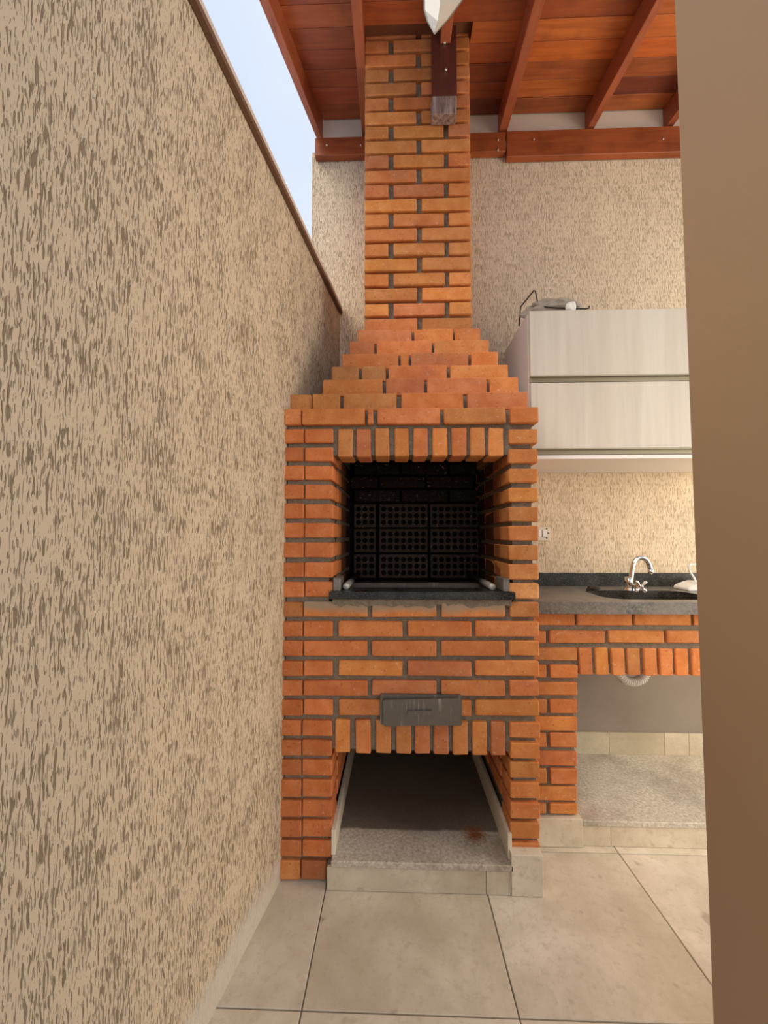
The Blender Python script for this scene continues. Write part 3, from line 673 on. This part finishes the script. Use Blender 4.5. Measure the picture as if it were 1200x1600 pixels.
PL = empty('stone_platform', (1.2, YS, 0), 'raised stone slab floor on a tiled riser in the recess under the sink', 'platform')
box('platform_slab', cx1 + .008, xb5 + .4, YS - .008, YB - .006, .078, .10, MAT['slab'], PL, bevel=.003)
box('platform_core', cx1 + .008, xb5 + .4, YS + .008, YB - .006, 0, .0775, MAT['mortar'], PL, bevel=0)
xx = [cx1 + .008, PY(954, 1300, YS).x, PY(1160, 1300, YS).x, xb5]
for a, b in zip(xx, xx[1:]):
    o = box('riser_tile', a + .0008, b - .0008, YS - .002, YS + .0078, .001, .0775, MAT['tile'], PL, bevel=.001); o.color = (1, .98, .92, 1)
x = cx1 + .009; i = 0
cuts = [cx1 + .009, PY(952, 1160, YB - .02).x, PY(1039, 1160, YB - .02).x, xb5 - .13, xb5 + .4]
for a, b in zip(cuts, cuts[1:]):
    o = box('skirting_tile', a + .0006, b - .0006, YB - .018, YB - .0065, .10, PY(1000, 1146, YB - .02).z, MAT['tile'], PL, bevel=.001); o.color = (.86, .84, .76, 1)

# ------------------------------------------------------------------ granite worktop with sink
WT = empty('granite_worktop', (1.0, YS, zs0), 'grey black granite worktop with an inset steel sink on the brick base', 'worktop')
yw0 = YS - .035; zt0 = zs0 + .002; zt1 = PY(960, 941, yw0).z; wx0, wx1 = XR + .003, bx1
# slab with a rounded cut-out
hc = PZ(1062, 934, zt1); hx0 = PZ(946, 934, zt1).x; hx1 = hx0 + .46; hy0, hy1 = YS + .035, YS + .30
cxh, cyh = (hx0 + hx1) / 2, (hy0 + hy1) / 2
N = 64; ths = sorted(set([2 * math.pi * k / N for k in range(N)] + [math.atan2(yy - cyh, xx_ - cxh) % (2 * math.pi) for xx_ in (wx0, wx1) for yy in (yw0, YB - .022)]))
def hole(t, s=1.0):
    c, s_ = math.cos(t), math.sin(t); p = 5; r = 1 / ((abs(c) / (hx1 - cxh)) ** p + (abs(s_) / (hy1 - cyh)) ** p) ** (1 / p); return (cxh + r * s * c, cyh + r * s * s_)
def outer(t):
    c, s_ = math.cos(t), math.sin(t); k = 1e9
    if c > 1e-9: k = min(k, (wx1 - cxh) / c)
    if c < -1e-9: k = min(k, (wx0 - cxh) / c)
    if s_ > 1e-9: k = min(k, (YB - .022 - cyh) / s_)
    if s_ < -1e-9: k = min(k, (yw0 - cyh) / s_)
    return (cxh + k * c, cyh + k * s_)
bm = bmesh.new(); L = []
for t in ths:
    o_, i_ = outer(t), hole(t); L.append([bm.verts.new((*o_, zt1)), bm.verts.new((*i_, zt1)), bm.verts.new((*i_, zt0)), bm.verts.new((*o_, zt0))])
for k in range(len(L)):
    a_, b_ = L[k], L[(k + 1) % len(L)]
    for q in range(4): bm.faces.new((a_[q], b_[q], b_[(q + 1) % 4], a_[(q + 1) % 4]))
sl = finish(bm, 'slab', MAT['granite_dusty'], WT); sl.data.materials.append(MAT['granite'])
for p_ in sl.data.polygons:
    c_ = p_.center + WT.location
    if abs(p_.normal.z) < .5 and hx0 - .02 < c_.x < hx1 + .02 and hy0 - .01 < c_.y < hy1 + .01: p_.material_index = 1
bm = bmesh.new(); prof = [(1.03, zt0 - .001), (1.01, zt0 - .001), (.97, zt0 - .02), (.93, zt0 - .12), (.85, zt0 - .135), (.12, zt0 - .14)]
rings = [[bm.verts.new((*hole(2 * math.pi * k / 48, s), z_)) for k in range(48)] for (s, z_) in prof]
for a_, b_ in zip(rings, rings[1:]):
    for k in range(48): bm.faces.new((a_[k], a_[(k + 1) % 48], b_[(k + 1) % 48], b_[k]))
bm.faces.new(rings[-1]); finish(bm, 'sink_bowl', MAT['bowl'], WT, smooth=True)
zsp = PY(960, 895.5, YB - .02).z
box('backsplash', wx0, wx1, YB - .021, YB - .003, zt1 - .001, zsp, MAT['granite'], WT, bevel=.0015)

# faucet
fY = 1.90; fb_ = PZ(983, 925, zt1); fY = min(fb_.y, YB - .06); fx = fb_.x
fb_ = PZ(983, 922, zt1); fY = min(fb_.y, YB - .055); fx = PY(983, 925, fY).x
FA = empty('faucet', (fx, fY, zt1), 'chrome gooseneck tap with a cross handle at the back of the sink', 'faucet')
bm = bmesh.new(); bmesh.ops.create_cone(bm, cap_ends=True, segments=20, radius1=.024, radius2=.019, depth=.012); bmesh.ops.translate(bm, verts=bm.verts, vec=(fx, fY, zt1 + .006)); finish(bm, 'base_ring', MAT['chrome'], FA, smooth=False)
q = lambda px, py, yy=fY: PY(px, py, yy)
body = q(984, 908)
tube('body', [(fx, fY, zt1 + .01), (fx, fY, body.z + .02)], .0165, MAT['chrome'], FA, seg=18)
path = smooth_path([q(985.5, 912), q(987, 895), q(989.5, 882), q(995, 873.5), q(1002, 871.5), q(1010, 875), q(1015, 884), q(1017.5, 896)], 7)
tube('spout', path, .0105, MAT['chrome'], FA, seg=14)
e = path[-1]; d_ = (path[-1] - path[-3]).normalized(); tube('aerator', [e - d_ * .02, e + d_ * .004], .013, MAT['chrome'], FA, seg=16)
hcn = q(1001.5, 916.5, fY - .045); 
tube('valve_stem', [(fx, fY, hcn.z - .002), (hcn.x - .004, fY - .02, hcn.z), (hcn.x, fY - .048, hcn.z)], .010, MAT['chrome'], FA, seg=12)
bm = bmesh.new()
for a_ in (42, 132, 222, 312):
    t_ = Vector((math.cos(R_(a_)), 0, math.sin(R_(a_)))); 
    for k, (dd, rr) in enumerate([(.006, .006), (.014, .006), (.022, .0085), (.027, .009)]):
        rr_ = bmesh.ops.create_uvsphere(bm, u_segments=10, v_segments=7, radius=rr)['verts']
        for v_ in rr_: v_.co += hcn + t_ * dd
r2 = bmesh.ops.create_uvsphere(bm, u_segments=12, v_segments=8, radius=.011)['verts']
for v_ in r2: v_.co += hcn
finish(bm, 'cross_handle', MAT['chrome'], FA, smooth=True)

# corrugated waste hose hanging below the lintel
hp = [PY(955, 1040, 1.78), PY(966, 1052, 1.78), PY(977, 1062.5, 1.78), PY(990, 1065, 1.78), PY(1002, 1061, 1.78), PY(1010, 1050, 1.78), PY(1016, 1036, 1.78), PY(1018, 1010, 1.79)]
hp = smooth_path([PY(948, 1015, 1.80)] + hp, 16)
hose = tube('waste_hose', hp, .02, MAT['plastic'], None, seg=14, rfun=lambda i: .021 if i % 4 < 2 else .0165); tag(hose, 'white corrugated plastic waste hose looping below the brick lintel of the sink', 'hose')

# crumpled rag on the worktop, white plastic stand at the right
def blob(name, c, s, mat, seed, sub=3, amp=.35, parent=None, fr=(2, 6), sm=True):
    r = random.Random(seed); bm = bmesh.new(); bmesh.ops.create_icosphere(bm, subdivisions=sub, radius=1)
    ph = [(Vector((r.uniform(-1, 1), r.uniform(-1, 1), r.uniform(-1, 1))).normalized() * r.uniform(*fr), r.uniform(0, 6)) for _ in range(9)]
    for v_ in bm.verts:
        n_ = sum(math.sin(v_.co.dot(a_) + b_) for a_, b_ in ph) / 7; v_.co *= 1 + amp * n_ * 2
    lo = min(v_.co.z for v_ in bm.verts)
    for v_ in bm.verts: v_.co = Vector((v_.co.x * s[0], v_.co.y * s[1], (v_.co.z - lo) * s[2])) + Vector(c)
    return finish(bm, name, mat, parent)
rp = PZ(927, 924, zt1); rp.y = min(rp.y, YB - .08); rg = blob('crumpled_rag', PY(927, 918, rp.y) * 1, (.028, .02, .010), MAT['rag'], 5); rg.location.z += zt1 - PY(927, 918, rp.y).z + .0005
tag(rg, 'small dark crumpled scrap lying on the worktop by the backsplash', 'scrap')
sY = 1.90
ST = empty('plastic_stand', (PY(1085, 925, sY).x, sY, zt1), 'white plastic stand with a curved upright at the right end of the worktop', 'stand')
A = PY(1064, 928, sY).x
bm = bmesh.new(); prof2 = [(0, 0), (.005, -.004), (.005, .012), (.02, .02), (.05, .027), (.15, .03), (.15, -.004)]
pp = [(A, zt1), (A - .001, zt1 + .012), (A + .012, zt1 + .022), (A + .05, zt1 + .032), (A + .062, zt1 + .04), (A + .18, zt1 + .04), (A + .18, zt1)]
prism('stand_base', pp, sY - .05, sY + .05, MAT['plastic'], ST, axis='y', bevel=.003)
tube('curved_upright', smooth_path([PY(1088, 915, sY), PY(1084.5, 903, sY), PY(1078, 893, sY), PY(1077, 884, sY), PY(1083, 882, sY), PY(1097, 883, sY), PY(1108, 892, sY), PY(1110, 915, sY)], 6), .0045, MAT['plastic'], ST, seg=10)

# wall switch
SW = empty('wall_switch', (PY(853, 833, YB).x, YB, PY(853, 833, YB).z), 'white double wall switch beside the barbecue, above the worktop', 'switch')
A = PY(836, 823, YB - .006); B = PY(859.5, 845, YB - .006)
m = M('beige_switch_plate', .4, .4); m.color((.66, .58, .44)); MAT['swplate'] = m.m
box('plate', A.x, B.x, YB - .008, YB + .001, B.z, A.z, MAT['swplate'], SW, bevel=.002)
for (a, b) in ((841, 846.2), (848, 853.8)):
    A2 = PY(a, 827.5, YB - .012); B2 = PY(b, 839, YB - .012); box('rocker', A2.x, B2.x, YB - .014, YB - .007, B2.z, A2.z, MAT['plastic'], SW, bevel=.001)
for (a, b) in ((854.5, 825.8), (856.8, 833), (854.5, 840.5)):
    p = PY(a, b, YB - .009); box('screw_slot', p.x - .004, p.x + .003, YB - .0095, YB - .007, p.z - .003, p.z + .003, MAT['wire'], SW, bevel=0)

# ------------------------------------------------------------------ wall cabinet
YCB = 1.665
cX = PY(829, 600, YCB).x; cz1 = PY(900, 484.5, YCB).z; cz0 = PY(900, 716, YCB).z; cX1 = 1.62
CB = empty('wall_cabinet', (cX, YCB, cz0), 'pale wood grain wall cabinet with two lift-up fronts above the sink', 'cabinet')
box('carcass', cX - .002, cX1, YCB + .020, YB - .003, cz0, cz1 - .001, MAT['panel_side'], CB, bevel=.001)
box('bottom_panel', cX + .0, cX1, YCB + .004, YB - .004, cz0 - .002, PY(900, 711, YCB).z, MAT['panel'], CB, bevel=.001)
for (t, b, ht, hb_) in ((484.5, 586.5, 588, 597), (597.5, 700.5, 701.5, 704)):
    o = box('flap_door', cX + .001, cX1, YCB, YCB + .018, PY(900, b, YCB).z, PY(900, t, YCB).z, MAT['laminate'], CB, bevel=.001)
    z1_, z0_ = PY(900, b, YCB).z - .0005, PY(900, b + 9, YCB).z
    bm = bmesh.new(); add_box(bm, cX + .001, cX1, YCB - .003, YCB + .004, z1_ - .004, z1_); add_box(bm, cX + .001, cX1, YCB + .012, YCB + .019, z0_ + .002, z1_ - .003)
    hnd = finish(bm, 'handle_profile', MAT['bronze'], CB); hnd.parent = o; 

# things on the cabinet
wr = []
t1 = tube('wire_rack', [PY(811, 509, 1.80), PY(813.3, 480, 1.80), PY(815, 477.5, 1.795), PY(834.5, 453.5, 1.76), PY(836.5, 455, 1.76), PY(842, 481, 1.74), PY(848, 479, 1.73), PY(870, 481.5, 1.70), PY(916, 482.5, 1.70), PY(920.5, 481.5, 1.70), PY(920.5, 478, 1.70)], .0032, MAT['wire'], None, seg=8)
tag(t1, 'bent black wire rack standing on top of the cabinet', 'rack')
bz = cz1
bag = blob('plastic_bag', (PY(862, 470, 1.77).x, 1.77, bz), (.12, .055, (PY(862, 471, 1.77).z - bz) / 2.25), MAT['bag'], 11, 4, .22, fr=(3, 13)); tag(bag, 'crumpled translucent greyish plastic bag on top of the cabinet', 'bag')
cl = blob('folded_cloth', (PY(891, 470, 1.70).x, 1.685, bz), (.017, .014, (PY(893, 468, 1.69).z - bz) / 2.1), MAT['plastic'], 8, 3, .5, fr=(1.5, 5)); tag(cl, 'small white cloth peak on top of the cabinet, beside the bag', 'cloth')

# ------------------------------------------------------------------ dark post on the chimney and the gutter end
A = PY(675, 40, 1.64); B = PY(714, 150, 1.64); E_ = PY(714, 178, 1.64)
PO = empty('wooden_post', ((A.x + B.x) / 2, 1.64, E_.z), 'short dark wooden post bolted to the upper chimney under a rafter', 'post')
box('shaft', A.x, B.x, 1.638, YC - .003, B.z, zr(1.66, pk0) - .003, MAT['wood_z'], PO, bevel=.002)
box('weathered_foot', A.x - .003, B.x - .002, 1.637, YC - .003, E_.z, B.z + .0005, MAT['wood_gray'], PO, bevel=.003)
for (a, b) in ((694.5, 69), (696.5, 111)):
    p = PY(a, b, 1.637); tube('bolt', [(p.x, 1.640, p.z), (p.x, 1.632, p.z), (p.x, 1.628, p.z)], .006, MAT['screw'], PO, seg=6)
# gutter end: folded sheet with a pointed lower corner, outside the eave
GY = 1.0
g0 = [PY(662.5, -140, GY), PY(663, 15, GY), PY(668, 33, GY), PY(678.5, 52, GY)]
gm = [PY(687, -140, GY - .03), PY(687, 10, GY - .03), PY(684, 33, GY - .028), PY(679, 50, GY - .01)]
gr = [PY(765, -60, GY + .26), PY(722, 0, GY + .16), PY(703, 26, GY + .09), PY(679.5, 52, GY)]
GU = empty('rain_gutter', (PY(680, 0, GY).x, GY, g0[3].z), 'white sheet metal gutter end with a pointed corner hanging at the top', 'gutter')
def sheet(name, A_, B_, mat):
    bm = bmesh.new(); a_ = [bm.verts.new(p) for p in A_]; b_ = [bm.verts.new(p) for p in B_]
    off = Vector((0, .003, 0)); c_ = [bm.verts.new(p + off) for p in A_]; d_ = [bm.verts.new(p + off) for p in B_]
    for k in range(len(A_) - 1):
        bm.faces.new((a_[k], b_[k], b_[k + 1], a_[k + 1])); bm.faces.new((c_[k], c_[k + 1], d_[k + 1], d_[k]))
        bm.faces.new((a_[k], a_[k + 1], c_[k + 1], c_[k])); bm.faces.new((b_[k], d_[k], d_[k + 1], b_[k + 1]))
    bm.faces.new((a_[0], c_[0], d_[0], b_[0])); bm.faces.new((a_[-1], b_[-1], d_[-1], c_[-1]))
    return finish(bm, name, mat, GU)
sheet('gutter_side', g0, gm, MAT['gutter']); sheet('gutter_face', gm, gr, MAT['gutter'])
tube('gutter_rim', g0, .0022, MAT['gutter_edge'], GU, seg=6); tube('gutter_rim', gr, .0022, MAT['gutter_edge'], GU, seg=6)
